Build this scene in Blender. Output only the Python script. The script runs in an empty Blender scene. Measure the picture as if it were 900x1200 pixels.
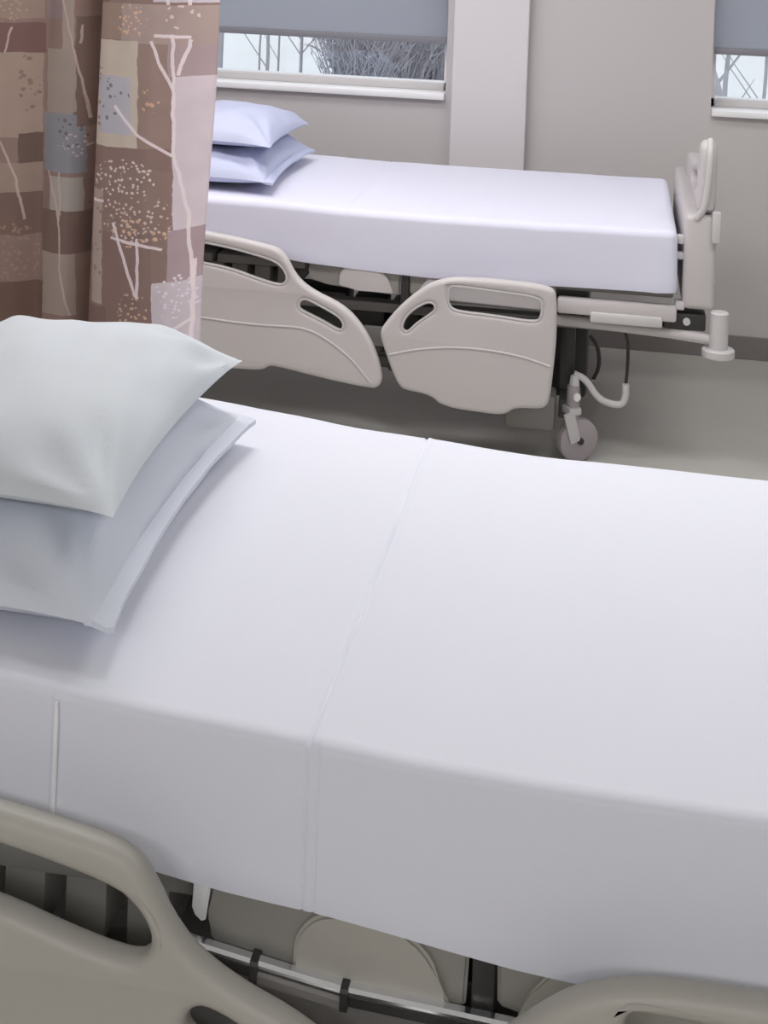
import bpy, bmesh, math, random
import numpy as np
from mathutils import Vector, Matrix, noise
random.seed(7)
C = bpy.context.scene.collection
SC = bpy.context.scene
PI = math.pi

# ------------------------------------------------------------ camera, sky, lights, exposure
YAW, ROLL, FPX, CY = 0.1643, 0.0383, 1680.75, -95.5
cam_d = bpy.data.cameras.new('camera')
cam_d.sensor_fit = 'VERTICAL'; cam_d.sensor_height = 24.0
cam_d.lens = FPX / 1200 * 24.0
cam_d.shift_y = (CY - 600) / 1200
cam_d.clip_start = 0.05; cam_d.clip_end = 500
cam = bpy.data.objects.new('camera', cam_d); C.objects.link(cam)
_r = Vector((math.cos(YAW), math.sin(YAW), 0)); _u = Vector((0, 0, 1)); _f = Vector((-math.sin(YAW), math.cos(YAW), 0))
_X = math.cos(ROLL) * _r + math.sin(ROLL) * _u
_Y = -math.sin(ROLL) * _r + math.cos(ROLL) * _u
M = Matrix((_X, _Y, -_f)).transposed().to_4x4(); M.translation = (0, 0, 1.6021)
cam.matrix_world = M
SC.camera = cam
SC.view_settings.view_transform = 'Standard'; SC.view_settings.look = 'None'
SC.view_settings.gamma = 1.0; SC.view_settings.use_curve_mapping = False
SC.view_settings.exposure = 0.06

w = bpy.data.worlds.new('overcast_sky'); SC.world = w; w.use_nodes = True
w.node_tree.nodes['Background'].inputs[0].default_value = (0.95, 0.96, 1.0, 1)
w.node_tree.nodes['Background'].inputs[1].default_value = 1.3

def area(name, loc, rot, sx, sy, power, col):
    l = bpy.data.lights.new(name, 'AREA'); l.shape = 'RECTANGLE'; l.size = sx; l.size_y = sy
    l.energy = power; l.color = col
    o = bpy.data.objects.new(name, l); C.objects.link(o); o.location = loc; o.rotation_euler = rot
    return o
CEIL = 2.62
LAMPS = [(-1.2, 4.3, 11), (0.9, 4.3, 2), (-1.0, 3.0, 27), (0.9, 3.0, 14), (-0.9, -1.8, 31), (0.9, -1.8, 31)]  # rows over the far bed and behind the camera are added fill light
for x, y, p in LAMPS:
    area('ceiling_and_fill_light', (x, y, CEIL - 0.045), (0, 0, 0), 1.15, 0.55, p, (0.985, 0.98, 1.0))

# ------------------------------------------------------------ materials
def mat(name, col, rough=0.6, metal=0.0, bump=0.0, bscale=200, var=0.0, vscale=6, spec=0.5, sheen=0.0, coords='Object', stretch=None):
    m = bpy.data.materials.new(name); m.use_nodes = True
    nt = m.node_tree; b = nt.nodes['Principled BSDF']
    b.inputs['Roughness'].default_value = rough; b.inputs['Metallic'].default_value = metal
    b.inputs['Specular IOR Level'].default_value = spec
    if sheen: b.inputs['Sheen Weight'].default_value = sheen
    tc = nt.nodes.new('ShaderNodeTexCoord'); mp = nt.nodes.new('ShaderNodeMapping')
    nt.links.new(tc.outputs[coords], mp.inputs[0])
    if stretch: mp.inputs['Scale'].default_value = stretch
    n = nt.nodes.new('ShaderNodeTexNoise'); n.inputs['Scale'].default_value = vscale; n.inputs['Detail'].default_value = 4
    nt.links.new(mp.outputs[0], n.inputs['Vector'])
    r = nt.nodes.new('ShaderNodeMix'); r.data_type = 'RGBA'
    c = np.array(col[:3])
    r.inputs[6].default_value = (*np.clip(c * (1 - var), 0, 1), 1); r.inputs[7].default_value = (*np.clip(c * (1 + var), 0, 1), 1)
    nt.links.new(n.outputs['Fac'], r.inputs[0]); nt.links.new(r.outputs[2], b.inputs['Base Color'])
    if bump:
        n2 = nt.nodes.new('ShaderNodeTexNoise'); n2.inputs['Scale'].default_value = bscale; n2.inputs['Detail'].default_value = 3
        nt.links.new(mp.outputs[0], n2.inputs['Vector'])
        bp = nt.nodes.new('ShaderNodeBump'); bp.inputs['Strength'].default_value = bump; bp.inputs['Distance'].default_value = 0.002
        nt.links.new(n2.outputs['Fac'], bp.inputs['Height']); nt.links.new(bp.outputs[0], b.inputs['Normal'])
    return m
def srgb(r, g, b, k=1.0):
    return tuple(k * ((v / 255 / 12.92) if v / 255 < 0.04045 else ((v / 255 + 0.055) / 1.055) ** 2.4) for v in (r, g, b))

m_wall = mat('wall_paint', (0.60, 0.57, 0.565), 0.75, bump=0.08, bscale=120, var=0.02, vscale=1.5)
m_col = mat('lit_column_paint', (0.72, 0.69, 0.705), 0.7, bump=0.08, bscale=120, var=0.02, vscale=1.5)  # wall tone lightened so the column looks more strongly lit
m_ceil = mat('ceiling_paint', (0.82, 0.82, 0.81), 0.8, bump=0.1, bscale=80, var=0.02)
m_floor = mat('vinyl_floor', (0.58, 0.575, 0.53), 0.17, bump=0.03, bscale=60, var=0.07, vscale=2.2, spec=0.8)
m_base = mat('rubber_baseboard', (0.24, 0.215, 0.21), 0.5, var=0.04)
m_sill = mat('white_sill', (0.93, 0.93, 0.94), 0.35, var=0.02)
m_frame = mat('window_frame_paint', (0.76, 0.76, 0.78), 0.4, var=0.02)
m_sheet = mat('white_sheet', (0.785, 0.80, 0.875), 0.85, bump=0.1, bscale=700, var=0.012, vscale=5, spec=0.2, sheen=0.15)
m_sheet2 = mat('daylight_tint_sheet', (0.78, 0.785, 0.91), 0.85, bump=0.08, bscale=500, var=0.012, vscale=5, spec=0.2, sheen=0.15)  # white cloth with the bluish window daylight mixed into its colour
m_white = mat('lit_fold_white', (0.92, 0.92, 0.95), 0.8, var=0.01)  # brighter white for the light along the sheet's side fold
m_pil = mat('pale_grey_pillowcase', (0.66, 0.70, 0.735), 0.88, bump=0.2, bscale=600, var=0.03, vscale=7, spec=0.2)
m_pil1 = mat('pale_blue_pillowcase', (0.70, 0.735, 0.81), 0.88, bump=0.2, bscale=600, var=0.03, vscale=7, spec=0.2)
m_pil2 = mat('daylight_tint_pillowcase', (0.575, 0.61, 0.79), 0.88, bump=0.2, bscale=500, var=0.03, vscale=7, spec=0.2)  # pillowcase colour carries the bluish tint of the daylight
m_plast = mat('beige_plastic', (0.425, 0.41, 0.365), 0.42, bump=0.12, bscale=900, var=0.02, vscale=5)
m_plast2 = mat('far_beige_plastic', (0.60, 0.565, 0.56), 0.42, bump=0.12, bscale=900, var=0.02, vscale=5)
m_light = mat('light_plastic', (0.62, 0.60, 0.60), 0.35, var=0.02)
m_deck = mat('olive_grey_plastic', (0.30, 0.29, 0.262), 0.45, bump=0.1, bscale=400, var=0.04)
m_dark = mat('dark_steel', (0.05, 0.048, 0.046), 0.45, metal=0.3, var=0.15, vscale=12)
m_mid = mat('grey_enamel', (0.22, 0.21, 0.20), 0.45, var=0.06)
m_chrome = mat('chrome', (0.85, 0.86, 0.90), 0.18, metal=1.0, var=0.02)
m_wheel = mat('caster_grey', (0.42, 0.375, 0.39), 0.4, var=0.05)
m_tyre = mat('caster_tread', (0.33, 0.30, 0.31), 0.6, var=0.05)
m_tree = mat('bare_bark', (0.36, 0.36, 0.385), 0.9, bump=0.5, bscale=20, var=0.2, vscale=5)
m_twig = mat('shrub_twigs', (0.36, 0.36, 0.40), 0.9, var=0.3, vscale=3)
m_snow = mat('snow', (0.76, 0.78, 0.80), 0.9, bump=0.6, bscale=0.8, var=0.05, vscale=0.4)
m_blind = mat('blind_cloth', (0.33, 0.34, 0.37), 0.8, bump=0.2, bscale=300, var=0.02)
_nt = m_blind.node_tree; _tr = _nt.nodes.new('ShaderNodeBsdfTranslucent'); _tr.inputs[0].default_value = (.74, .75, .79, 1)
_mx = _nt.nodes.new('ShaderNodeMixShader'); _mx.inputs[0].default_value = .62
_nt.links.new(_nt.nodes['Principled BSDF'].outputs[0], _mx.inputs[1]); _nt.links.new(_tr.outputs[0], _mx.inputs[2])
_nt.links.new(_mx.outputs[0], _nt.nodes['Material Output'].inputs[0])
m_bar = mat('blind_bar', (0.24, 0.24, 0.27), 0.5, var=0.02)
m_lamp = bpy.data.materials.new('lamp_diffuser'); m_lamp.use_nodes = True
_b = m_lamp.node_tree.nodes['Principled BSDF']; _b.inputs['Base Color'].default_value = (0.9, 0.9, 0.9, 1)
_b.inputs['Emission Color'].default_value = (1, .98, .95, 1); _b.inputs['Emission Strength'].default_value = 2.0
m_glass = bpy.data.materials.new('window_glass'); m_glass.use_nodes = True
nt = m_glass.node_tree; nt.nodes.remove(nt.nodes['Principled BSDF'])
t_ = nt.nodes.new('ShaderNodeBsdfTransparent'); t_.inputs[0].default_value = (0.93, 0.95, 0.96, 1)
g_ = nt.nodes.new('ShaderNodeBsdfGlossy'); g_.inputs['Roughness'].default_value = 0.02
x_ = nt.nodes.new('ShaderNodeMixShader'); x_.inputs[0].default_value = 0.06
nt.links.new(t_.outputs[0], x_.inputs[1]); nt.links.new(g_.outputs[0], x_.inputs[2])
nt.links.new(x_.outputs[0], nt.nodes['Material Output'].inputs[0])

# ------------------------------------------------------------ helpers
def link(name, me, m, parent=None, loc=(0, 0, 0), smooth=False):
    o = bpy.data.objects.new(name, me); C.objects.link(o); o.parent = parent; o.location = loc
    if m and not me.materials: me.materials.append(m)
    if smooth:
        for p in me.polygons: p.use_smooth = True
        try: me.set_sharp_from_angle(angle=math.radians(40))
        except Exception: pass
    return o
def obj(name, bm, m, parent=None, loc=(0, 0, 0), smooth=True):
    bmesh.ops.recalc_face_normals(bm, faces=bm.faces)
    me = bpy.data.meshes.new(name); bm.to_mesh(me); bm.free()
    return link(name, me, m, parent, loc, smooth)
def tag(o, label=None, cat=None, group=None, kind=None):
    if label: o['label'] = label
    if cat: o['category'] = cat
    if group: o['group'] = group
    if kind: o['kind'] = kind
    return o
def thing(name, label, cat, loc=(0, 0, 0), group=None):
    o = bpy.data.objects.new(name, None); C.objects.link(o); o.location = loc; o.empty_display_size = 0.1
    return tag(o, label, cat, group)
def box(bm, x0, x1, y0, y1, z0, z1, bev=0.0, seg=2):
    r = bmesh.ops.create_cube(bm, size=1)
    for v in r['verts']:
        v.co = Vector(((x0 + x1) / 2 + v.co.x * (x1 - x0), (y0 + y1) / 2 + v.co.y * (y1 - y0), (z0 + z1) / 2 + v.co.z * (z1 - z0)))
    if bev:
        es = list({e for v in r['verts'] for e in v.link_edges})
        bmesh.ops.bevel(bm, geom=es, offset=bev, segments=seg, affect='EDGES', profile=0.5)
    return bm
def boxes(lst, bev=0.0):
    bm = bmesh.new()
    for b in lst: box(bm, *b, bev=bev)
    return bm
def tube(bm, pts, r, n=10, closed=False):
    pts = [Vector(p) for p in pts]; rings = []
    N = len(pts); up0 = Vector((0.013, 1, 0.021)).normalized()
    for i, p in enumerate(pts):
        a = pts[i - 1] if (i > 0 or closed) else p
        b = pts[(i + 1) % N] if (i < N - 1 or closed) else p
        d = (b - a).normalized(); up = up0 if abs(d.dot(up0)) < 0.95 else Vector((1, 0, 0))
        s = d.cross(up).normalized(); t = s.cross(d).normalized()
        rr = r[i] if isinstance(r, (list, tuple)) else r
        rings.append([bm.verts.new(p + rr * (math.cos(2 * PI * k / n) * s + math.sin(2 * PI * k / n) * t)) for k in range(n)])
    for i in range(N if closed else N - 1):
        A, B = rings[i], rings[(i + 1) % N]
        for k in range(n): bm.faces.new((A[k], A[(k + 1) % n], B[(k + 1) % n], B[k]))
    if not closed:
        bm.faces.new(rings[0]); bm.faces.new(rings[-1][::-1])
    return bm
def cyl(bm, c, axis, r, h, n=24, r2=None):
    """cylinder centred at c along axis 'x','y','z'"""
    a = {'x': Vector((1, 0, 0)), 'y': Vector((0, 1, 0)), 'z': Vector((0, 0, 1))}[axis]; c = Vector(c)
    b = min(h, r) * 0.12; r2 = r if r2 is None else r2
    return tube(bm, [c - a * h / 2, c - a * (h / 2 - b), c + a * (h / 2 - b), c + a * h / 2], [r - b, r, r2, r2 - b], n)
def smooth_path(pts, it=2, closed=False):
    pts = [tuple(p) for p in pts]
    for _ in range(it):
        out = []; n = len(pts)
        if not closed: out.append(pts[0])
        for i in range(n if closed else n - 1):
            a, b = np.array(pts[i]), np.array(pts[(i + 1) % n])
            out += [tuple(a * .75 + b * .25), tuple(a * .25 + b * .75)]
        if not closed: out.append(pts[-1])
        pts = out
    return pts
def plate(name, loops, thick, bev, m, parent, plane='xz', at=0.0, loc=(0, 0, 0), it=2, res=3):
    """rounded plate from 2D outlines (first = outside, others = holes), standing in a vertical plane"""
    cu = bpy.data.curves.new(name + '_outline', 'CURVE'); cu.dimensions = '2D'; cu.fill_mode = 'BOTH'
    cu.extrude = max(thick / 2 - bev, 0.0005); cu.bevel_depth = bev; cu.bevel_resolution = res; cu.offset = -bev
    for lp in loops:
        lp = smooth_path(lp, it, True) if it else lp
        s = cu.splines.new('POLY'); s.points.add(len(lp) - 1); s.use_cyclic_u = True
        for p, q in zip(s.points, lp): p.co = (q[0], q[1], 0, 1)
    t = bpy.data.objects.new(name + '_outline', cu); C.objects.link(t)
    bpy.context.view_layer.update()
    me = bpy.data.meshes.new_from_object(t.evaluated_get(bpy.context.evaluated_depsgraph_get()))
    bpy.data.objects.remove(t); bpy.data.curves.remove(cu)
    me.name = name
    if plane == 'xz': R = Matrix(((1, 0, 0, 0), (0, 0, -1, at), (0, 1, 0, 0), (0, 0, 0, 1)))
    else: R = Matrix(((0, 0, 1, at), (1, 0, 0, 0), (0, 1, 0, 0), (0, 0, 0, 1)))
    me.transform(R); me.materials.clear()
    bm = bmesh.new(); bm.from_mesh(me); bmesh.ops.remove_doubles(bm, verts=bm.verts, dist=1e-5)
    bmesh.ops.recalc_face_normals(bm, faces=bm.faces); bm.to_mesh(me); bm.free()
    return link(name, me, m, parent, loc, True)
def dup(root, loc, label, group=None):
    r = root.copy(); C.objects.link(r); r.location = loc; r['label'] = label
    if group: r['group'] = group
    def rec(a, b):
        for ch in list(a.children):
            c = ch.copy(); C.objects.link(c); c.parent = b; rec(ch, c)
    rec(root, r)
    return r

# ------------------------------------------------------------ room
WY = 5.552; XL, XR, YF = -2.25, 3.2, -3.6
def struct(name, bm, m, smooth=False): return tag(obj(name, bm, m, smooth=smooth), kind='structure')
struct('floor', boxes([(XL - .2, XR + .2, YF - .2, WY + .22, -0.1, 0)]), m_floor)
struct('ceiling', boxes([(XL - .2, XR + .2, YF - .2, WY + .22, CEIL, CEIL + 0.1)]), m_ceil)
WIN = [(-2.02, -0.652), (0.358, 1.75)]; WZ0, WZ1 = 0.918, 2.3; WT = 0.22
wl = []
xs = [XL - .2, WIN[0][0], WIN[0][1], WIN[1][0], WIN[1][1], XR + .2]
for i in (0, 2, 4): wl.append((xs[i], xs[i + 1], WY, WY + WT, 0, CEIL))
for a, b in WIN: wl += [(a, b, WY, WY + WT, 0, WZ0), (a, b, WY, WY + WT, WZ1, CEIL)]
struct('wall_back', boxes(wl), m_wall)
struct('wall_left', boxes([(XL - .2, XL, YF, WY, 0, CEIL)]), m_wall)
struct('wall_right', boxes([(XR, XR + .2, YF, WY, 0, CEIL)]), m_wall)
struct('wall_front', boxes([(XL - .2, XR + .2, YF - .2, YF, 0, CEIL)]), m_wall)
struct('trim_1', box(bmesh.new(), -0.622, -0.334, WY - 0.06, WY, 0, CEIL, 0.004), m_col)   # boxed column between the windows
struct('baseboard_back', boxes([(XL, -0.624, WY - 0.012, WY, 0, 0.085), (-0.332, XR, WY - 0.012, WY, 0, 0.085), (-0.632, -0.324, WY - 0.072, WY - 0.06, 0, 0.085)], 0.002), m_base)
struct('baseboard_left', boxes([(XL, XL + .012, YF, WY - .012, 0, 0.085)], 0.002), m_base)
struct('baseboard_right', boxes([(XR - .012, XR, YF, WY - .012, 0, 0.085)], 0.002), m_base)
for i, (a, b) in enumerate(WIN):
    wn = struct('window_%d' % (i + 1), boxes([(a, b, WY + .10, WY + .16, WZ0 + .005, WZ0 + .045), (a, b, WY + .10, WY + .16, WZ1 - .05, WZ1),
                (a, a + .02, WY + .10, WY + .16, WZ0, WZ1), (b - .02, b, WY + .10, WY + .16, WZ0, WZ1)], 0.003), m_frame)
    obj('window_bead', boxes([(a + .02, b - .02, WY + .09, WY + .10, WZ0 + .012, WZ0 + .038)], 0.002), m_light, wn)
    obj('window_pane', boxes([(a + .02, b - .02, WY + .128, WY + .132, WZ0 + .045, WZ1 - .05)]), m_glass, wn, smooth=False)
    obj('window_sill', box(bmesh.new(), a + .002, b - .002, WY - .03, WY + .10, WZ0 - .012, WZ0 + .012, 0.004), m_sill, wn)
    bl = thing('roller_blind', ['grey roller blind half covering the window above the far bed\'s pillows',
                                'grey roller blind on the right window beyond the footboard'][i], 'blind', ((a + b) / 2, WY + .04, WZ1), 'roller blinds on the two windows')
    hw = (b - a) / 2 - 0.008; zb = [1.118, 1.135][i] - WZ1
    bm = bmesh.new()
    for k in range(2): pass
    box(bm, -hw, hw, -.0008, .0008, zb + .02, -.06)
    obj('blind_cloth', bm, m_blind, bl)
    obj('bottom_bar', box(bmesh.new(), -hw, hw, -.006, .006, zb, zb + .026, .004), m_bar, bl)
    obj('roller_tube', cyl(bmesh.new(), (0, 0, -.04), 'x', .025, hw * 2, 20), m_bar, bl)
for n, (x, y, p) in enumerate(LAMPS):
    wh = ['left one added as fill over the far bed', 'right one added as fill over the far bed', 'left one between the beds', 'right one between the beds', 'left one added as fill behind the viewer', 'right one added as fill behind the viewer'][n]
    t = thing('ceiling_and_fill_panel', 'flat rectangular ceiling light panel with white frame, %s' % wh, 'ceiling light', (x, y, CEIL), 'ceiling light panels')
    obj('light_frame', boxes([(-.62, .62, -.32, -.29, -.03, 0), (-.62, .62, .29, .32, -.03, 0), (-.62, -.59, -.29, .29, -.03, 0), (.59, .62, -.29, .29, -.03, 0)], .003), m_sill, t)
    obj('diffuser', boxes([(-.59, .59, -.29, .29, -.02, -.005)]), m_lamp, t)

# ------------------------------------------------------------ outdoors (snowy yard)
GZ = -1.5
bm = bmesh.new()
bmesh.ops.create_grid(bm, x_segments=80, y_segments=60, size=1)
for v in bm.verts:
    X = v.co.x * 70; Y = 45 + v.co.y * 38
    v.co = Vector((X, Y, GZ + 0.12 * noise.noise(Vector((X * .25, Y * .18, 0)))))
tag(obj('snow_ground', bm, m_snow), kind='structure')
def raydir(u, v):
    x, y = u - 450, v - CY; c, s = math.cos(ROLL), math.sin(ROLL)
    xr, yr = c * x + s * y, -s * x + c * y
    return _f + _r * (xr / FPX) - _u * (yr / FPX)
def bare_tree(x, y, r, hgt, lean, label, seed, nb=7):
    rnd = random.Random(seed)
    t = thing('bare_tree', label, 'tree', (x, y, GZ - .1), 'bare trees in the snow outside the windows')
    pts = [(lean * k / 8 * hgt + rnd.uniform(-.02, .02), rnd.uniform(-.02, .02), hgt * k / 8) for k in range(9)]
    obj('trunk', tube(bmesh.new(), pts, [r * (1 - .07 * k) for k in range(9)], 8), m_tree, t)
    for k in range(nb):
        z = hgt * rnd.uniform(.1, .9); sgn = rnd.choice((-1, 1)); L = rnd.uniform(.5, 1.3); x0 = lean * z
        p = [(x0, 0, z), (x0 + sgn * L * .4, rnd.uniform(-.2, .2), z + L * .55), (x0 + sgn * L * .75, rnd.uniform(-.3, .3), z + L * 1.1)]
        obj('branch', tube(bmesh.new(), p, [r * .35, r * .25, r * .1], 6), m_tree, t)
    return t
for k, (u, r, D, lab, ln) in enumerate([
        (257, .075, 22, 'thickest bare trunk outside, seen beside the curtain edge', 0),
        (303, .02, 22.6, 'slim bare sapling, first right of the thick trunk by the curtain', .02),
        (313, .032, 21.5, 'dark slim bare tree between two thinner saplings outside the window', 0),
        (325, .02, 23, 'thin pole-like bare tree just right of the darker slim one', 0),
        (351, .03, 22, 'bare tree nearest the brushy shrub behind the left window', 0),
        (846, .04, 21, 'bare leaning tree at the left edge of the right window', .05),
        (866, .065, 20, 'leaning bare trunk rising from snow in the right window', -.28),
        (893, .03, 22, 'slender bare tree furthest right in the right window', .03)]):
    d = raydir(u, 88 if u < 600 else 110); x = d.x / d.y * D
    bare_tree(x, D, r, 4.2, ln, lab, 30 + k, 4 if u < 340 else 8)
def shrub(x, y, wd, hgt, n, label, seed):
    rnd = random.Random(seed); bm = bmesh.new()
    for _ in range(n):
        x0 = rnd.uniform(-wd, wd) * .8; y0 = rnd.uniform(-.4, .4); h = hgt * rnd.uniform(.5, 1) * (1 - .35 * (x0 / wd) ** 2)
        a = rnd.uniform(-.35, .35)
        p1 = Vector((x0, y0, 0)); p2 = Vector((x0 + a * h * .5, y0 + rnd.uniform(-.2, .2), h * .55)); p3 = Vector((x0 + a * h * 1.2 + rnd.uniform(-.1, .1), y0 + rnd.uniform(-.3, .3), h))
        tube(bm, [p1, p2, p3], [.009, .007, .004], 4)
        for _b in range(4):
            q = p2.lerp(p3, rnd.random()); e = q + Vector((rnd.uniform(-.25, .25), rnd.uniform(-.2, .2), rnd.uniform(.05, .3)))
            tube(bm, [q, e], [.008, .003], 4)
    t = thing('bare_shrub', label, 'shrub', (x, y, GZ - .08), 'leafless shrubs outside the windows')
    obj('twigs', bm, m_twig, t)
for k, (u, D, wd, hg, n, lab) in enumerate([
        (421, 21.5, .42, 2.0, 260, 'dense leafless shrub left half of the thicket outside the left window'),
        (458, 23.2, .5, 2.1, 320, 'dense leafless shrub in the middle of the thicket'),
        (500, 24.9, .5, 2.0, 300, 'dense leafless shrub beside the window\'s right jamb'),
        (858, 42, 1.0, 1.2, 110, 'far low leafless shrub behind the right window'),
        (897, 45, .8, 1.2, 110, 'far low leafless shrub at the right edge of the photo')]):
    d = raydir(u, 80); shrub(d.x / d.y * D, D, wd, hg, n, lab, 60 + k)

# ------------------------------------------------------------ hospital bed (local origin: sheet seam x, sheet front face y, floor)
FR_OUT = [(.295, .549), (.335, .562), (.40, .567), (.52, .566), (.600, .562), (.637, .553), (.646, .527), (.650, .417), (.645, .33), (.638, .245), (.630, .213), (.605, .204), (.539, .202), (.512, .180), (.48, .176), (.327, .184), (.291, .216), (.215, .223), (.196, .235), (.174, .276), (.140, .360), (.135, .385), (.141, .405), (.199, .479), (.266, .535)]
FR_S1 = [(.334, .538), (.352, .541), (.45, .536), (.590, .528), (.606, .512), (.605, .472), (.590, .453), (.469, .463), (.357, .466), (.336, .480), (.330, .505)]
FR_S2 = [(.199, .408), (.205, .432), (.228, .461), (.272, .489), (.293, .484), (.297, .468), (.286, .455), (.242, .422), (.220, .396), (.205, .396)]
HR_OUT = [(-.95, .60), (-.90, .635), (-.70, .655), (-.437, .645), (-.36, .638), (-.253, .623), (-.185, .611), (-.158, .590), (-.124, .529), (-.073, .492), (.016, .459), (.074, .411), (.123, .334), (.144, .268), (.146, .242), (.135, .224), (.115, .218), (-.017, .233), (-.168, .258), (-.197, .258), (-.215, .243), (-.281, .240), (-.80, .240), (-.93, .26), (-.97, .40)]
HR_S1 = [(-.87, .575), (-.83, .60), (-.55, .618), (-.436, .614), (-.324, .601), (-.195, .575), (-.165, .555), (-.150, .530), (-.153, .510), (-.172, .500), (-.236, .513), (-.322, .538), (-.434, .552), (-.60, .558), (-.84, .548)]
HR_S2 = [(-.113, .448), (-.106, .464), (-.088, .468), (-.04, .447), (.010, .424), (.026, .404), (.024, .386), (.010, .382), (-.03, .402), (-.085, .424), (-.108, .434)]
def rim(bm, lp, y, r): tube(bm, [(a, y, b) for a, b in smooth_path(lp, 2, True)], r, 8, closed=True)
def side_rail(kind, y, parent, m, sgn=1):
    out, s1, s2, gr = ((FR_OUT, FR_S1, FR_S2, [(.165, .325), (.24, .347), (.34, .363), (.445, .365), (.553, .354), (.635, .332)]) if kind == 'foot'
                       else (HR_OUT, HR_S1, HR_S2, [(-.92, .392), (-.427, .389), (-.315, .381), (-.21, .379), (-.09, .384), (-.021, .354), (.05, .308), (.115, .236)]))
    r = plate(kind + '_side_rail', [out, s1, s2], .036, .014, m, parent, at=y, res=4)
    gp = smooth_path(gr, 2)
    obj('moulded_ridge', tube(bmesh.new(), [(a, y - sgn * .0165, b) for a, b in gp], .0035, 8), m, r)
    return r
def make_bed(loc, m, label):
    t = thing('hospital_bed', label, 'bed', loc, 'hospital beds')
    # deck and frame
    for x0, x1 in ((-1.04, -.42), (-.405, -.125), (-.11, .16), (.205, .98)):
        obj('deck_section', box(bmesh.new(), x0, x1, .05, .87, .52, .548, .006), m_deck, t)
    for k in range(9):
        x = -.80 + k * .073
        obj('deck_rib', box(bmesh.new(), x, x + .05, .07, .85, .44, .518, .005), m_deck, t)
    for y in (.06, .80):
        obj('frame_rail', boxes([(-1.06, 1.0, y, y + .05, .405, .435)], .006), m_mid, t)
    obj('deck_side_panel', plate_mesh([(-.101, .575), (-.107, .53), (-.103, .500), (-.05, .490), (.05, .480), (.172, .472), (.176, .575)], .02, .006), m_deck, t, (0, .026, 0))
    obj('deck_side_plate', plate_mesh([(-.011, .49), (-.010, .522), (-.002, .538), (.014, .552), (.055, .56), (.090, .552), (.118, .541), (.136, .524), (.147, .500), (.158, .477), (.05, .480)], .016, .006), m, t, (0, .014, 0))
    obj('deck_side_panel', plate_mesh([(.205, .48), (.203, .55), (.64, .55), (.64, .458), (.30, .462)], .02, .006), m_deck, t, (0, .026, 0))
    obj('deck_side_plate', plate_mesh([(.225, .472), (.235, .50), (.262, .535), (.62, .535), (.632, .512), (.632, .464)], .016, .006), m, t, (0, .014, 0))
    obj('frame_crossbar', boxes([(.178, .202, .012, .9, .30, .555)], .003), m_dark, t)
    obj('foot_side_plate', box(bmesh.new(), .645, .99, .0, .04, .462, .508, .008), m, t)
    obj('foot_bumper_strip', box(bmesh.new(), .742, .950, -.012, .006, .446, .476, .006), m_light, t)
    obj('foot_rail_tube', tube(bmesh.new(), [(.60, .05, .432), (.80, .045, .428), (.97, .04, .422), (1.09, .03, .415)], .016, 12), m, t)
    for b in [(.955, 1.075, .03, .10, .435, .485), (.955, 1.075, .78, .85, .435, .485)]: obj('foot_bracket', boxes([b], .006), m_dark, t)
    obj('bracket_bolt', cyl(bmesh.new(), (1.02, .028, .462), 'y', .011, .012, 12), m_light, t)
    # mechanism under the deck
    for b in [(.02, .12, .10, .22, .27, .44), (.135, .165, .08, .20, .22, .43), (-.25, -.02, .20, .34, .30, .42)]: obj('lift_motor', boxes([b], .012), m_dark, t)
    obj('motor_cover', boxes([(.06, .17, .062, .078, .30, .36)], .005), m_mid, t)
    obj('actuator', tube(bmesh.new(), [(-.2, .25, .36), (.55, .28, .30)], .022, 12), m_mid, t)
    for b in [(.62, .735, .30, .60, .12, .42), (-.85, -.74, .30, .60, .12, .42)]: obj('lift_column', boxes([b], .015), m_dark, t)
    obj('lift_arm', boxes([(.655, .70, .12, .16, .20, .43)], .006), m_dark, t)
    obj('base_frame', boxes([(-.88, .72, .40, .44, .13, .17), (-.88, .72, .50, .54, .13, .17), (.655, .72, .16, .76, .10, .16), (-.88, -.82, .16, .76, .10, .16)], .008), m_mid, t)
    obj('base_cover', box(bmesh.new(), .50, .648, .055, .155, .095, .20, .01), m_mid, t)
    obj('loop_bar_shaded_run', tube(bmesh.new(), smooth_path([(.74, .12, .41), (.83, .10, .412), (.855, .10, .385), (.858, .10, .30), (.853, .10, .235)], 2), .005, 8), m_dark, t)  # upper run of the brake loop, its shade painted as dark steel
    obj('hydraulic_hose', tube(bmesh.new(), smooth_path([(.742, .16, .36), (.768, .16, .33), (.775, .16, .27), (.758, .16, .23)], 2), .006, 8), m_dark, t)
    obj('brake_bar', tube(bmesh.new(), smooth_path([(.700, .09, .262), (.735, .09, .250), (.772, .09, .196), (.810, .09, .182), (.845, .09, .182), (.855, .09, .21), (.853, .09, .245)], 2), .0105, 12), m_light, t)
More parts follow.
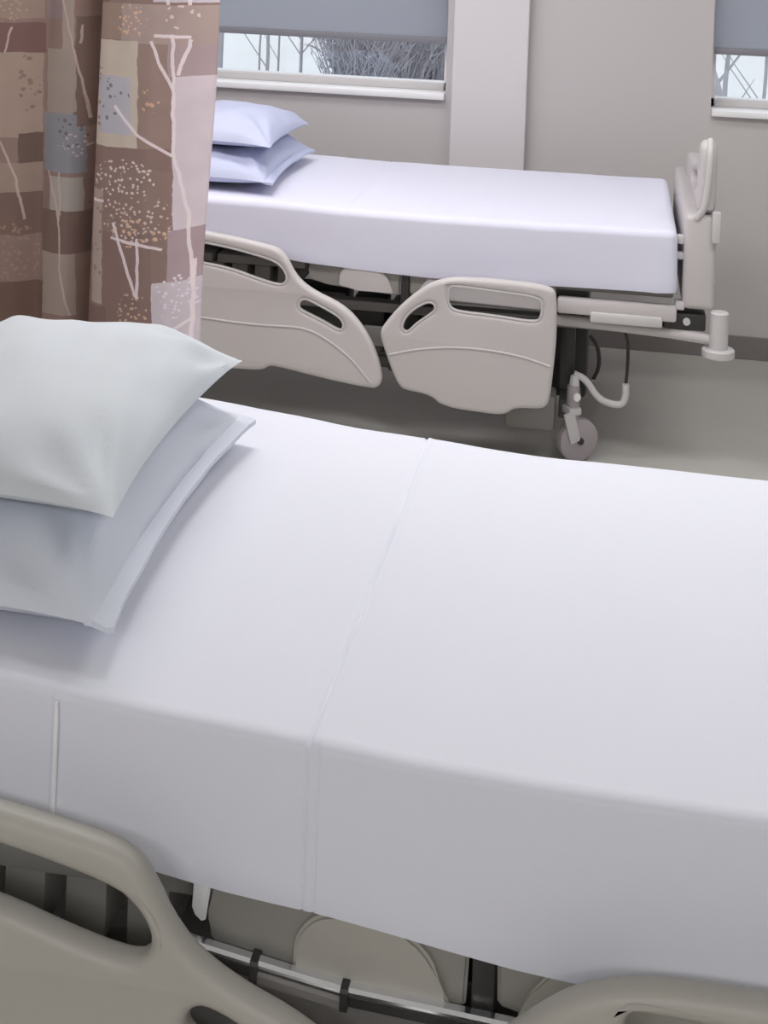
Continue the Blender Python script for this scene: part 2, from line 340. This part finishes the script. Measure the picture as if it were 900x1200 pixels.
    # casters
    for cx in (.70, -.84):
        for cy, s in ((.085, -1), (.835, 1)):
            k = obj('caster', cyl(bmesh.new(), (0, 0, .17), 'z', .019, .12, 16), m_wheel, t, (cx, cy, 0))
            k.rotation_euler.z = .55 * (1 if cx > 0 else -1)
            bmw = tube(bmesh.new(), [(.02, s * .017, .066), (.02, s * .0125, .066), (.02, 0, .066), (.02, -s * .0125, .066), (.02, -s * .017, .066)], [.052, .063, .066, .063, .052], 32)
            obj('wheel', bmw, m_wheel, k)
            obj('hub', cyl(bmesh.new(), (.02, s * .019, .066), 'y', .010, .012, 16), m_dark, k)
            ff = bmesh.new()
            box(ff, -.018, .018, s * .02 - .005, s * .02 + .005, .07, .165, .004); bmesh.ops.rotate(ff, verts=ff.verts, cent=(.02, 0, .074), matrix=Matrix.Rotation(-.28, 3, 'Y'))
            box(ff, -.024, .018, -.026, .026, .145, .168, .006)
            obj('fork', ff, m_light, k)
            obj('brake_cap', cyl(bmesh.new(), (0, s * .004, .245), 'z', .016, .03, 16, .012), m_light, k)
            obj('swivel_boss', cyl(bmesh.new(), (0, s * .022, .20), 'y', .012, .008, 16), m_sill, k)
    # rails
    for kind in ('head', 'foot'):
        side_rail(kind, -.072, t, m)
    for b in [(-.32, -.27, -.055, .06, .42, .45), (.39, .44, -.055, .06, .38, .41), (.56, .60, -.055, .06, .38, .41), (-.75, -.70, -.055, .06, .42, .45)]: obj('rail_arm', boxes([b], .008), m_dark, t)
    # footboard
    f = obj('footboard', box(bmesh.new(), 1.004, 1.096, .015, .89, .50, .775, .018, 4), m, t)
    plate('footboard_grip', [[(.02, .74), (.015, .88), (.02, .965), (.04, .992), (.075, .99), (.11, .965), (.19, .915), (.40, .872), (.65, .845), (.86, .835), (.89, .81), (.89, .74)],
                     [(.16, .885), (.22, .872), (.40, .842), (.52, .826), (.52, .792), (.40, .80), (.22, .826), (.16, .845)]], .05, .02, m, f, 'yz', 1.066)
    obj('grip_rim', tube(bmesh.new(), smooth_path([(1.036, .018, .765), (1.060, .010, .80), (1.068, .008, .90), (1.070, .016, .965), (1.070, .045, .992)], 2), .010, 10), m_light, f)
    obj('release_knob', boxes([(1.080, 1.106, -.002, .03, .70, .79)], .006), m_light, f)
    for b in [(.985, 1.006, .03, .06, .685, .71), (.985, 1.006, .03, .06, .64, .66), (.985, 1.012, .02, .06, .495, .52)]: obj('footboard_bolt', boxes([b], .004), m_light, f)
    # head board, mirrored and taller
    hb = obj('headboard', box(bmesh.new(), -1.17, -1.09, .03, .89, .50, .76, .018, 4), m, t)
    plate('headboard_grip', [[(.04, .74), (.05, .93), (.12, .985), (.46, 1.01), (.80, .985), (.87, .93), (.88, .74)], [(.25, .94), (.46, .955), (.67, .94), (.66, .89), (.46, .90), (.26, .89)]], .045, .018, m, hb, 'yz', -1.13)
    # corner bumpers
    for cy in (.02, .89):
        obj('bumper_post', cyl(bmesh.new(), (1.112, cy, .44), 'z', .027, .12, 20), m_light, t)
        obj('bumper_disc', cyl(bmesh.new(), (1.112, cy, .382), 'z', .047, .024, 28), m_light, t)
    return t
def plate_mesh(lp, thick, bev):
    bm = bmesh.new(); q = []
    for i in range(len(lp)):          # small chamfer on every corner
        a, b, c = (np.array(lp[i - 1]), np.array(lp[i]), np.array(lp[(i + 1) % len(lp)]))
        for o_ in (a, c):
            d = o_ - b; L = float(np.linalg.norm(d)); q.append(tuple(b + d / L * min(.005, L * .3)))
    lp = q
    lo = [bm.verts.new((a, -thick / 2, b)) for a, b in lp]; hi = [bm.verts.new((a, thick / 2, b)) for a, b in lp]
    f1 = bm.faces.new(lo); f2 = bm.faces.new(hi[::-1])
    for i in range(len(lp)):
        j = (i + 1) % len(lp); bm.faces.new((lo[j], lo[i], hi[i], hi[j]))
    es = [e for e in bm.edges if len(e.link_faces) == 2 and (e.verts[0] in lo) == (e.verts[1] in lo)]
    bmesh.ops.bevel(bm, geom=es, offset=bev * .6, segments=2, affect='EDGES')
    return bm
FAR, NEAR = (-.79, 4.247, 0), (-.29, 1.4755, 0)
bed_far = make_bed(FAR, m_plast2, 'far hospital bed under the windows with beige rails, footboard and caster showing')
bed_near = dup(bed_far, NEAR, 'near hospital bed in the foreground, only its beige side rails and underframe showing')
for ch in bed_near.children:                       # the near bed wears the yellower plastic and its rails are latched a little higher
    if ch.name.startswith(('head_side_rail', 'foot_side_rail')):
        ch.location.z = .040 if ch.name.startswith('head') else .030
        if ch.name.startswith('head'): ch.location.x = .012
for rl in [c for c in bed_far.children if c.name.split('.')[0] in ('head_side_rail', 'foot_side_rail')]:
    head = rl.name.startswith('head'); y = -.072 - .0125
    for lp in ((HR_S1, HR_S2) if head else (FR_S1, FR_S2)):
        bm = bmesh.new(); cx_ = sum(a for a, b in lp) / len(lp); cz_ = sum(b for a, b in lp) / len(lp)
        rim(bm, lp, y, .0038); obj('slot_rim_highlight', bm, m_light, rl)  # added lighter tubes paint highlights along the rounded slot edges
    for c in list(rl.children):
        if c.name.startswith('moulded_ridge'):
            c.material_slots[0].link = 'OBJECT'; c.material_slots[0].material = m_light; c.location.y = -.0012  # ridge switched to lighter plastic to paint its highlight
def recolour(o, a, b):
    for s in o.material_slots:
        if s.material == a: s.link = 'OBJECT'; s.material = b
    for c in o.children: recolour(c, a, b)
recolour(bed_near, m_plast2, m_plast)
RP = [(-.125, .514), (-.05, .503), (.045, .490), (.178, .483), (.30, .476)]
def strip(x0, x1, y0, y1, dz, h):
    bm = bmesh.new(); n = 12; px_ = [a for a, b in RP]; pz_ = [b for a, b in RP]; rows = []
    for k in range(n + 1):
        x = x0 + (x1 - x0) * k / n; z = float(np.interp(x, px_, pz_)) + dz
        rows.append([bm.verts.new(c) for c in ((x, y0, z - h), (x, y0 - .0, z - .003), (x, y0 + .003, z), (x, y1, z), (x, y1, z - h))])
    for a, b in zip(rows, rows[1:]):
        for k in range(5): bm.faces.new((a[k], a[(k + 1) % 5], b[(k + 1) % 5], b[k]))
    bm.faces.new(rows[0]); bm.faces.new(rows[-1][::-1])
    return bm
obj('deck_end_strip', plate_mesh([(-.123, .575), (-.103, .575), (-.110, .518), (-.125, .530)], .02, .003), m_sill, bed_near, (0, .024, 0))
obj('accessory_rail', strip(-.125, .30, -.006, .006, 0, .006), m_chrome, bed_near)
obj('rail_dark_side', strip(-.125, .30, -.004, .005, -.0062, .013), m_dark, bed_near)  # dark strip stands in for the shaded side of the chrome rail
obj('rail_grip', strip(-.052, .048, -.009, -.0045, -.009, .011), m_mid, bed_near)
for x in (-.053, .044): obj('rail_clip', strip(x, x + .008, -.012, .010, .002, .022), m_dark, bed_near)
obj('lower_cover', plate_mesh([(-.14, .47), (-.04, .478), (.10, .466), (.16, .462), (.16, .30), (-.14, .30)], .012, .003), m_mid, bed_near, (0, .03, 0))

# ------------------------------------------------------------ sheets
def make_sheet(name, loc, prof, mt, label, near):
    x0, x1, y0, y1 = -1.05, .985, 0.0, .92
    rh, rv, zb = (.012, .011, .553) if near else (.024, .022, .553)
    px = [p[0] for p in prof]; pz = [p[1] for p in prof]
    fs = [0.0, .012] + ([-.285, -.268] if near else [])
    xs = set(np.linspace(x0 + rh, x1 - rh, 60).round(5))
    for f in (0.0, -.28, .012):
        for d in np.linspace(-.03, .03, 31): xs.add(round(f + d, 5))
    xs |= {x1 - rh - .002, x1 - rh - .006}
    xs = sorted(xs); ys = sorted(list(np.linspace(y0 + rh, y1 - rh, 34)) + [y0 + rh + .002, y0 + rh + .006, y1 - rh - .002, y1 - rh - .006])
    dm = 1.0 if near else .6
    def topz(x, y):
        z = np.interp(x, px, pz)
        z += .0022 * noise.noise(Vector((x * 3.1, y * 4.2, 3 if near else 8)))
        z += .0012 * noise.noise(Vector((x * 9, y * 5, 5)))
        sx = x - .012 * math.sin(y * 3.3) * .35
        z += dm * (-.0032 * math.exp(-(sx / .0018) ** 2) + .0012 * math.exp(-((sx - .006) / .004) ** 2) + (.0006 if sx > 0 else -.0004))
        if near: z += -.0014 * math.exp(-((x + .028 + y * .03) / .004) ** 2) * max(0, 1 - abs(y - .14) / .10)
        if near: z -= .004 * math.exp(-((x + .1) / .09) ** 2) * (y / .92)
        return z
    def side_off(x, t):      # outward offset of the drape, t in 0..1 down the side
        o = .0015 * noise.noise(Vector((x * 6, t * 2, 11))) * t * 2
        if near:
            o -= .0020 * math.exp(-((x + .002) / .0016) ** 2); o -= .0018 * math.exp(-((x - .010) / .0016) ** 2)
            o += .0015 if x > -.283 else 0
        else:
            o += .010 * math.exp(-((x - .93) / .03) ** 2) * t
        return o
    bm = bmesh.new(); g = {}
    for i, x in enumerate(xs):
        for j, y in enumerate(ys): g[i, j] = bm.verts.new((x, y, topz(x, y)))
    NX, NY = len(xs), len(ys)
    for i in range(NX - 1):
        for j in range(NY - 1): bm.faces.new((g[i, j], g[i + 1, j], g[i + 1, j + 1], g[i, j + 1]))
    loop = []
    def corner(v, a0):
        for k in range(1, 6): loop.append((v, a0 + k * PI / 12, True))
    for i in range(NX): loop.append((g[i, 0], -PI / 2, False))
    corner(g[NX - 1, 0], -PI / 2)
    for j in range(NY): loop.append((g[NX - 1, j], 0, False))
    corner(g[NX - 1, NY - 1], 0)
    for i in range(NX - 1, -1, -1): loop.append((g[i, NY - 1], PI / 2, False))
    corner(g[0, NY - 1], PI / 2)
    for j in range(NY - 1, -1, -1): loop.append((g[0, j], PI, False))
    corner(g[0, 0], PI)
    lv = [(0.35, 0), (.65, 0), (.88, 0), (1, 0)] + [(1, k / 12) for k in range(1, 13)]
    prev = [v for v, a, c in loop]
    hp = ([-1.05, -.335, -.262, -.189, -.1, .015, .132, .22, .322, .985], [.64, .610, .594, .580, .569, .558, .543, .533, .526, .524]) if near else ([-1.05, -.45, -.3, -.132, .1, .258, .637, .98], [.60, .59, .572, .554, .541, .536, .541, .547])
    def zhem(x): return float(np.interp(x, *hp))
    for lev, (s, t) in enumerate(lv):
        cur = []
        for v, a, c in loop:
            h = math.sin(s * PI / 2); dz = 1 - math.cos(s * PI / 2)
            zt = v.co.z - rv; zz = v.co.z - rv * dz if t == 0 else zt + (zhem(v.co.x) - zt) * t
            off = rh * h + side_off(v.co.x, t if t else 0) * h
            if t: off -= .002 * max(0, t - .92) / .08
            cur.append(bm.verts.new((v.co.x + math.cos(a) * off, v.co.y + math.sin(a) * off, zz)))
        n = len(loop)
        for k in range(n):
            q = (prev[k], prev[(k + 1) % n], cur[(k + 1) % n], cur[k])
            qs = []
            for vv in q:
                if vv not in qs: qs.append(vv)
            if len(qs) > 2:
                try: bm.faces.new(qs)
                except ValueError: pass
        prev = cur
    # hem folded under, then closed below the mattress
    cur = [bm.verts.new((v.co.x * .995 - .0, .46 + (v.co.y - .46) * .975, v.co.z + .001)) for v in prev]
    n = len(cur)
    for k in range(n):
        bm.faces.new((prev[k], prev[(k + 1) % n], cur[(k + 1) % n], cur[k]))
    bm.faces.new(cur[::-1])
    o = obj(name, bm, mt, None, loc)
    if near: obj('folded_hem_highlight', tube(bmesh.new(), [(-.278, -.0042, topz(-.278, .01) - .012 - k * (topz(-.278, .01) - .012 - .60) / 8) for k in range(9)], [.0018] + [.0030] * 8, 8), m_white, o)  # tube along the side fold, whitened to paint its lit edge
    return tag(o, label, 'bed sheet', 'fitted sheets on the beds')
make_sheet('bed_sheet', FAR, [(-1.05, .745), (-.458, .733), (-.17, .728), (.0, .722), (.3, .720), (.6, .722), (.985, .726)], m_sheet2,
           'smooth white sheet with bluish daylight in its colour, tucked over the far bed beneath the windows', False)
make_sheet('bed_sheet', NEAR, [(-1.05, .80), (-.5, .777), (-.346, .765), (-.28, .758), (-.18, .750), (-.058, .742), (.006, .737), (.1, .728), (.21, .7235), (.5, .721), (.985, .722)], m_sheet,
           'large crisp white sheet with a crosswise crease over the near bed', True)

# ------------------------------------------------------------ pillows
def make_pillow(loc, hx, hy, top, bot, rot, tilt, mt, label, seed, flap=0.0, n=44, droop=0.0, group=None):
    bm = bmesh.new(); rnd = random.Random(seed); ox = rnd.uniform(0, 50)
    def outline(a, b):
        x = a * hx * (1 - .075 * (1 - b * b) * abs(a) ** 3 * 1.0); y = b * hy * (1 - .05 * (1 - a * a) * abs(b) ** 3)
        return x, y
    def f(a, b): return (max(0, 1 - abs(a) ** 2.6) ** .55) * (max(0, 1 - abs(b) ** 3.0) ** .55)
    T, B = {}, {}
    lin = [math.sin(PI / 2 * (2 * i / n - 1)) * .5 + .5 * (2 * i / n - 1) for i in range(n + 1)]
    for i, a in enumerate(lin):
        for j, b in enumerate(lin):
            x, y = outline(a, b); ff = f(a, b)
            wr = .014 * noise.noise(Vector((a * 1.6 + ox, b * 1.6, 0))) + .007 * noise.noise(Vector((a * 4 + ox, b * 3, 2)))
            rad = math.hypot(abs(a) - 1, abs(b) - 1)   # creases radiating from corners
            ang = math.atan2(1 - abs(b), 1 - abs(a) + 1e-6)
            wr += .009 * math.sin(ang * 10 + ox + (3 if a > 0 else 0) + (2 if b > 0 else 0)) * math.exp(-((rad - .35) / .3) ** 2)
            edge = abs(a) > .9999 or abs(b) > .9999
            ez = droop * (abs(a) ** 4 * .5 + abs(b) ** 4 * .5)
            seamz = -ez
            z = seamz + top * ff + wr * min(1, ff * 1.6)
            T[i, j] = bm.verts.new((x, y, z))
            B[i, j] = T[i, j] if edge else bm.verts.new((x, y, seamz - bot * min(1, ff * 1.5) + wr * .15 * ff))
    for i in range(n):
        for j in range(n):
            bm.faces.new((T[i, j], T[i + 1, j], T[i + 1, j + 1], T[i, j + 1]))
            bm.faces.new((B[i, j + 1], B[i + 1, j + 1], B[i + 1, j], B[i, j]))
    o = obj('pillow', bm, mt, None, loc); o.rotation_euler = (tilt[0], tilt[1], rot)
    tag(o, label, 'pillow', group)
    if flap:   # open end of the case: a double hem lying past the filled part
        bf = bmesh.new(); V = {}
        m = 30
        for i in range(5):
            for j in range(m + 1):
                b = 2 * j / m - 1; s = i / 4
                x0 = hx * (1 - .075 * (1 - b * b)) - .012
                x = x0 + flap * s * (1 + .15 * b * b); y = b * hy * (.985 - .005 * s)
                z = -droop * .5 - s * bot * .25 + .006 * noise.noise(Vector((s * 2, b * 3, ox))) * s - droop * .5 * abs(b) ** 4
                V[i, j, 0] = bf.verts.new((x, y, z + .0035)); V[i, j, 1] = bf.verts.new((x, y, z - .0035))
        for i in range(4):
            for j in range(m):
                bf.faces.new((V[i, j, 0], V[i + 1, j, 0], V[i + 1, j + 1, 0], V[i, j + 1, 0]))
                bf.faces.new((V[i, j + 1, 1], V[i + 1, j + 1, 1], V[i + 1, j, 1], V[i, j, 1]))
        for j in range(m):
            for i in (0, 4): bf.faces.new((V[i, j, 0], V[i, j + 1, 0], V[i, j + 1, 1], V[i, j, 1]))
        for i in range(4):
            for j in (0, m): bf.faces.new((V[i, j, 0], V[i, j, 1], V[i + 1, j, 1], V[i + 1, j, 0]))
        obj('case_hem', bf, mt, o)
    return o
def stack(bed, mlow, mup, labs, seed, g, dz=0.0):
    X, Y = bed[0], bed[1]
    make_pillow((X - .496, Y + .405, .807 + dz), .225, .350, .078, .028, .02, (0, .0), mlow, labs[0], seed, .030, droop=.008, group=g)
    make_pillow((X - .488, Y + .430, .908 + dz), .215, .325, .072, .022, .03, (-.022, .02), mup, labs[1], seed + 1, 0, droop=.012, group=g)
stack(NEAR, m_pil1, m_pil, ('pale blue-grey pillow lying directly on the near bed, under another', 'plump pale grey pillow on top of the near bed\'s stack'), 3, 'pillows on the near bed')
stack(FAR, m_pil2, m_pil2, ('pale pillow with bluish daylight in its colour, lying directly on the far bed, under another', 'lavender-blue pillow on top of the far bed\'s stack below the window'), 11, 'pillows on the far bed', -.025)

# ------------------------------------------------------------ privacy curtain with printed patchwork
def curtain_material():
    m = bpy.data.materials.new('printed_curtain_cloth'); m.use_nodes = True
    nt = m.node_tree; N = nt.nodes; Lk = nt.links
    bs = N['Principled BSDF']; bs.inputs['Roughness'].default_value = 0.85; bs.inputs['Specular IOR Level'].default_value = 0.2
    uv = N.new('ShaderNodeUVMap'); uv.uv_map = 'cloth'
    sx = N.new('ShaderNodeSeparateXYZ'); Lk.new(uv.outputs[0], sx.inputs[0])
    def math_(op, a, b=None, c=None, clamp=False):
        n = N.new('ShaderNodeMath'); n.operation = op; n.use_clamp = clamp
        for k, v in enumerate((a, b, c)):
            if v is None: continue
            if isinstance(v, (int, float)): n.inputs[k].default_value = v
            else: Lk.new(v, n.inputs[k])
        return n.outputs[0]
    P = math_('FLOORED_MODULO', sx.outputs[0], 256.0); Q = math_('FLOORED_MODULO', sx.outputs[1], 400.0)
    # slight hand-printed wobble
    nz = N.new('ShaderNodeTexNoise'); nz.inputs['Scale'].default_value = .05; nz.inputs['Detail'].default_value = 2; Lk.new(uv.outputs[0], nz.inputs['Vector'])
    P = math_('ADD', P, math_('MULTIPLY', math_('SUBTRACT', nz.outputs['Fac'], .5), 5.0))
    Q = math_('ADD', Q, math_('MULTIPLY', math_('SUBTRACT', nz.outputs['Fac'], .5), 4.0))
    pq = N.new('ShaderNodeCombineXYZ'); Lk.new(P, pq.inputs[0]); Lk.new(Q, pq.inputs[1])
    cur = None
    def blend(col, mask):
        nonlocal cur
        n = N.new('ShaderNodeMix'); n.data_type = 'RGBA'
        Lk.new(mask, n.inputs[0])
        if isinstance(cur, tuple): n.inputs[6].default_value = (*cur, 1)
        else: Lk.new(cur, n.inputs[6])
        n.inputs[7].default_value = (*col, 1); cur = n.outputs[2]
    def rectm(x0, y0, x1, y1, soft=1.5):
        a = math_('COMPARE', P, (x0 + x1) / 2, (x1 - x0) / 2); b = math_('COMPARE', Q, (y0 + y1) / 2, (y1 - y0) / 2)
        return math_('MULTIPLY', a, b)
    K = 2.0
    cur = srgb(125, 105, 98, K)
    rects = [(0, 0, 52, 25, 136, 118, 108), (0, 30, 53, 65, 108, 84, 80), (8, 65, 50, 165, 144, 126, 115), (28, 160, 50, 195, 98, 82, 74),
             (0, 195, 50, 230, 136, 118, 108), (0, 230, 50, 280, 108, 88, 81), (55, 0, 75, 25, 126, 111, 111), (75, 0, 90, 115, 144, 131, 121),
             (55, 60, 92, 135, 140, 128, 120), (52, 135, 100, 205, 122, 122, 127), (60, 210, 97, 250, 146, 139, 133), (50, 250, 112, 300, 106, 88, 82),
             (50, 300, 90, 372, 140, 127, 119), (92, 20, 113, 150, 108, 90, 84), (0, 335, 50, 400, 100, 80, 72),
             (114, 0, 155, 42, 136, 117, 107), (155, 0, 256, 45, 150, 132, 127), (114, 43, 174, 165, 172, 160, 149), (126, 84, 166, 150, 158, 156, 162),
             (174, 45, 208, 170, 134, 114, 107), (205, 45, 256, 82, 150, 131, 133), (210, 82, 256, 258, 182, 170, 175), (114, 165, 208, 190, 122, 101, 95),
             (120, 215, 134, 345, 152, 136, 129), (134, 262, 190, 375, 120, 99, 94), (190, 318, 256, 397, 176, 166, 172), (205, 258, 256, 318, 150, 132, 136),
             (114, 348, 140, 400, 112, 92, 86)]
    for x0, y0, x1, y1, r, g, b in rects: blend(srgb(r, g, b, K), rectm(x0, y0, x1, y1))
    # tint inside the patches
    n1 = N.new('ShaderNodeTexNoise'); n1.inputs['Scale'].default_value = .03; n1.inputs['Detail'].default_value = 5; Lk.new(uv.outputs[0], n1.inputs['Vector'])
    # flower heads: clusters of florets
    vo = N.new('ShaderNodeTexVoronoi'); vo.inputs['Scale'].default_value = .21; Lk.new(pq.outputs[0], vo.inputs['Vector'])
    fl = math_('LESS_THAN', vo.outputs['Distance'], .34)
    vo2 = N.new('ShaderNodeTexVoronoi'); vo2.inputs['Scale'].default_value = .13; Lk.new(pq.outputs[0], vo2.inputs['Vector'])
    fl2 = math_('LESS_THAN', vo2.outputs['Distance'], .30)
    heads = [(158, 200, 36, 22, 196, 183, 180, 0), (172, 245, 40, 30, 188, 170, 162, 0), (146, 112, 20, 26, 100, 96, 104, 1), (86, 150, 18, 24, 92, 86, 88, 1),
             (88, 172, 18, 14, 165, 155, 158, 0), (166, 18, 18, 22, 190, 160, 134, 0), (218, 12, 16, 16, 196, 176, 172, 1), (188, 106, 14, 18, 184, 150, 128, 1),
             (215, 335, 24, 26, 200, 190, 198, 0), (170, 352, 16, 26, 180, 152, 130, 0), (22, 300, 26, 34, 140, 116, 102, 0), (125, 100, 8, 50, 128, 116, 104, 1),
             (40, 100, 12, 36, 118, 98, 92, 1), (128, 270, 7, 60, 128, 106, 98, 1), (172, 262, 34, 16, 184, 154, 130, 1), (110, 240, 10, 14, 108, 92, 92, 1), (12, 15, 26, 14, 156, 136, 116, 0)]
    for cx, cy, rx, ry, r, g, b, k in heads:
        a = math_('DIVIDE', math_('SUBTRACT', P, float(cx)), float(rx)); c = math_('DIVIDE', math_('SUBTRACT', Q, float(cy)), float(ry))
        d = math_('ADD', math_('MULTIPLY', a, a), math_('MULTIPLY', c, c))
        msk = math_('MULTIPLY', math_('LESS_THAN', d, 1.0), fl2 if k else fl)
        blend(srgb(r, g, b, K), math_('MULTIPLY', msk, .8))
    # pale wash behind the two big heads
    # stems
    segs = [(75, 0, 90, 60), (90, 60, 100, 110), (100, 110, 103, 140), (3, 40, 4, 70), (22, 35, 15, 65), (0, 145, 25, 210), (25, 210, 33, 262), (72, 250, 73, 320), (73, 320, 84, 372),
            (58, 205, 70, 250), (70, 250, 72, 262), (188, 42, 196, 66), (196, 66, 210, 96), (210, 35, 211, 172), (211, 172, 224, 236), (224, 236, 229, 330), (226, 40, 215, 80), (148, 118, 174, 150),
            (174, 150, 210, 173), (148, 252, 173, 333), (175, 268, 175, 335), (135, 228, 120, 228), (72, 205, 74, 255), (208, 374, 228, 364), (206, 374, 205, 400), (186, 382, 206, 374), (98, 30, 97, 52), (145, 268, 200, 280), (230, 296, 226, 400), (192, 36, 226, 37)]
    for x0, y0, x1, y1 in segs:
        L = math.hypot(x1 - x0, y1 - y0); ux, uy = (x1 - x0) / L, (y1 - y0) / L
        a = math_('SUBTRACT', P, float(x0)); b = math_('SUBTRACT', Q, float(y0))
        al = math_('ADD', math_('MULTIPLY', a, ux), math_('MULTIPLY', b, uy)); ac = math_('ABSOLUTE', math_('SUBTRACT', math_('MULTIPLY', a, uy), math_('MULTIPLY', b, ux)))
        thick = 1.25 if x0 < 112 else 1.7
        msk = math_('MULTIPLY', math_('LESS_THAN', ac, thick), math_('COMPARE', al, L / 2, L / 2 + .5))
        blend(srgb(166, 150, 144, K) if x0 < 112 else srgb(204, 190, 192, K), math_('MULTIPLY', msk, .85))
    # weave + mottling
    mm = N.new('ShaderNodeMix'); mm.data_type = 'RGBA'; mm.blend_type = 'MULTIPLY'; mm.inputs[0].default_value = .35
    rmp = N.new('ShaderNodeMapRange'); rmp.inputs[3].default_value = .7; rmp.inputs[4].default_value = 1.25; Lk.new(n1.outputs['Fac'], rmp.inputs[0])
    Lk.new(cur, mm.inputs[6]); Lk.new(rmp.outputs[0], mm.inputs[7])
    Lk.new(mm.outputs[2], bs.inputs['Base Color'])
    bp = N.new('ShaderNodeBump'); bp.inputs['Strength'].default_value = .15; bp.inputs['Distance'].default_value = .001
    n3 = N.new('ShaderNodeTexNoise'); n3.inputs['Scale'].default_value = 1.2; Lk.new(uv.outputs[0], n3.inputs['Vector'])
    Lk.new(n3.outputs['Fac'], bp.inputs['Height']); Lk.new(bp.outputs[0], bs.inputs['Normal'])
    return m
CYY = 3.0
ku = (240) / (0.470)          # print units per metre across, 240 per repeat
def cloth_uv(X, z):
    q = (1.40 - z) / (0.7455) * 400
    p = (X + 1.353) / 0.470 * 240 - (q / 400) * 15.5
    return p, q
def fold(X):
    # depth of the hanging folds: deep crease at -1.116, free edge at -.868
    key = [(-2.1, .03), (-1.95, -.05), (-1.82, .05), (-1.68, -.05), (-1.54, .05), (-1.42, -.03), (-1.345, -.050), (-1.285, -.030), (-1.245, .012), (-1.215, -.002), (-1.17, -.012), (-1.145, .010), (-1.132, .045), (-1.124, .07),
           (-1.116, .02), (-1.107, -.035), (-1.08, -.058), (-1.03, -.072), (-.98, -.070), (-.93, -.052), (-.895, -.020), (-.876, .015), (-.868, .045)]
    xs_ = [k[0] for k in key]; ys_ = [k[1] for k in key]
    s = 0
    for d, wgt in ((-.008, .25), (0, .5), (.008, .25)): s += wgt * float(np.interp(X + d, xs_, ys_))
    return s
cur_t = thing('privacy_curtain', 'brown patchwork privacy curtain printed with pale flowering stems, hanging between the beds', 'curtain', (-1.5, CYY, 0.3))
bm = bmesh.new(); uvl = bm.loops.layers.uv.new('cloth')
XS = sorted(set(np.linspace(-2.1, -1.36, 70).round(4)) | set(np.linspace(-1.36, -.868, 110).round(4))); ZS = np.linspace(.30, 2.50, 60)
G = {}
for i, X in enumerate(XS):
    for j, z in enumerate(ZS):
        sway = .004 * math.sin(z * 2.3 + X * 9); k = 1.0 + .06 * math.sin(z * 1.7 + X * 5)
        xx = X + .012 * (z - 1.0) * ((X + 2.1) / 1.2) * .6 + (.006 * math.sin(z * 6) if X > -.93 else 0) * ((X + .93) / .06)
        G[i, j] = (bm.verts.new((xx + 1.5, fold(X) * k + sway, z - .3)), X, z)
for i in range(len(XS) - 1):
    for j in range(len(ZS) - 1):
        q = (G[i, j], G[i + 1, j], G[i + 1, j + 1], G[i, j + 1])
        f = bm.faces.new([a[0] for a in q])
        for lp, a in zip(f.loops, q): lp[uvl].uv = cloth_uv(a[1], a[2])
me = bpy.data.meshes.new('curtain_cloth'); bm.to_mesh(me); bm.free()
cc = link('curtain_cloth', me, curtain_material(), cur_t, smooth=True)
sol = cc.modifiers.new('thickness', 'SOLIDIFY'); sol.thickness = .002
for k in range(9):
    obj('curtain_hook', tube(bmesh.new(), [(-.58 + k * .148, 0, 2.19), (-.58 + k * .148, 0, 2.27)], .003, 6), m_chrome, cur_t)
tr = tag(obj('curtain_track', boxes([(XL, 1.6, CYY - .014, CYY + .014, CEIL - .045, CEIL)], .003), m_sill), 'white straight ceiling track that carries the patchwork curtain', 'curtain track')
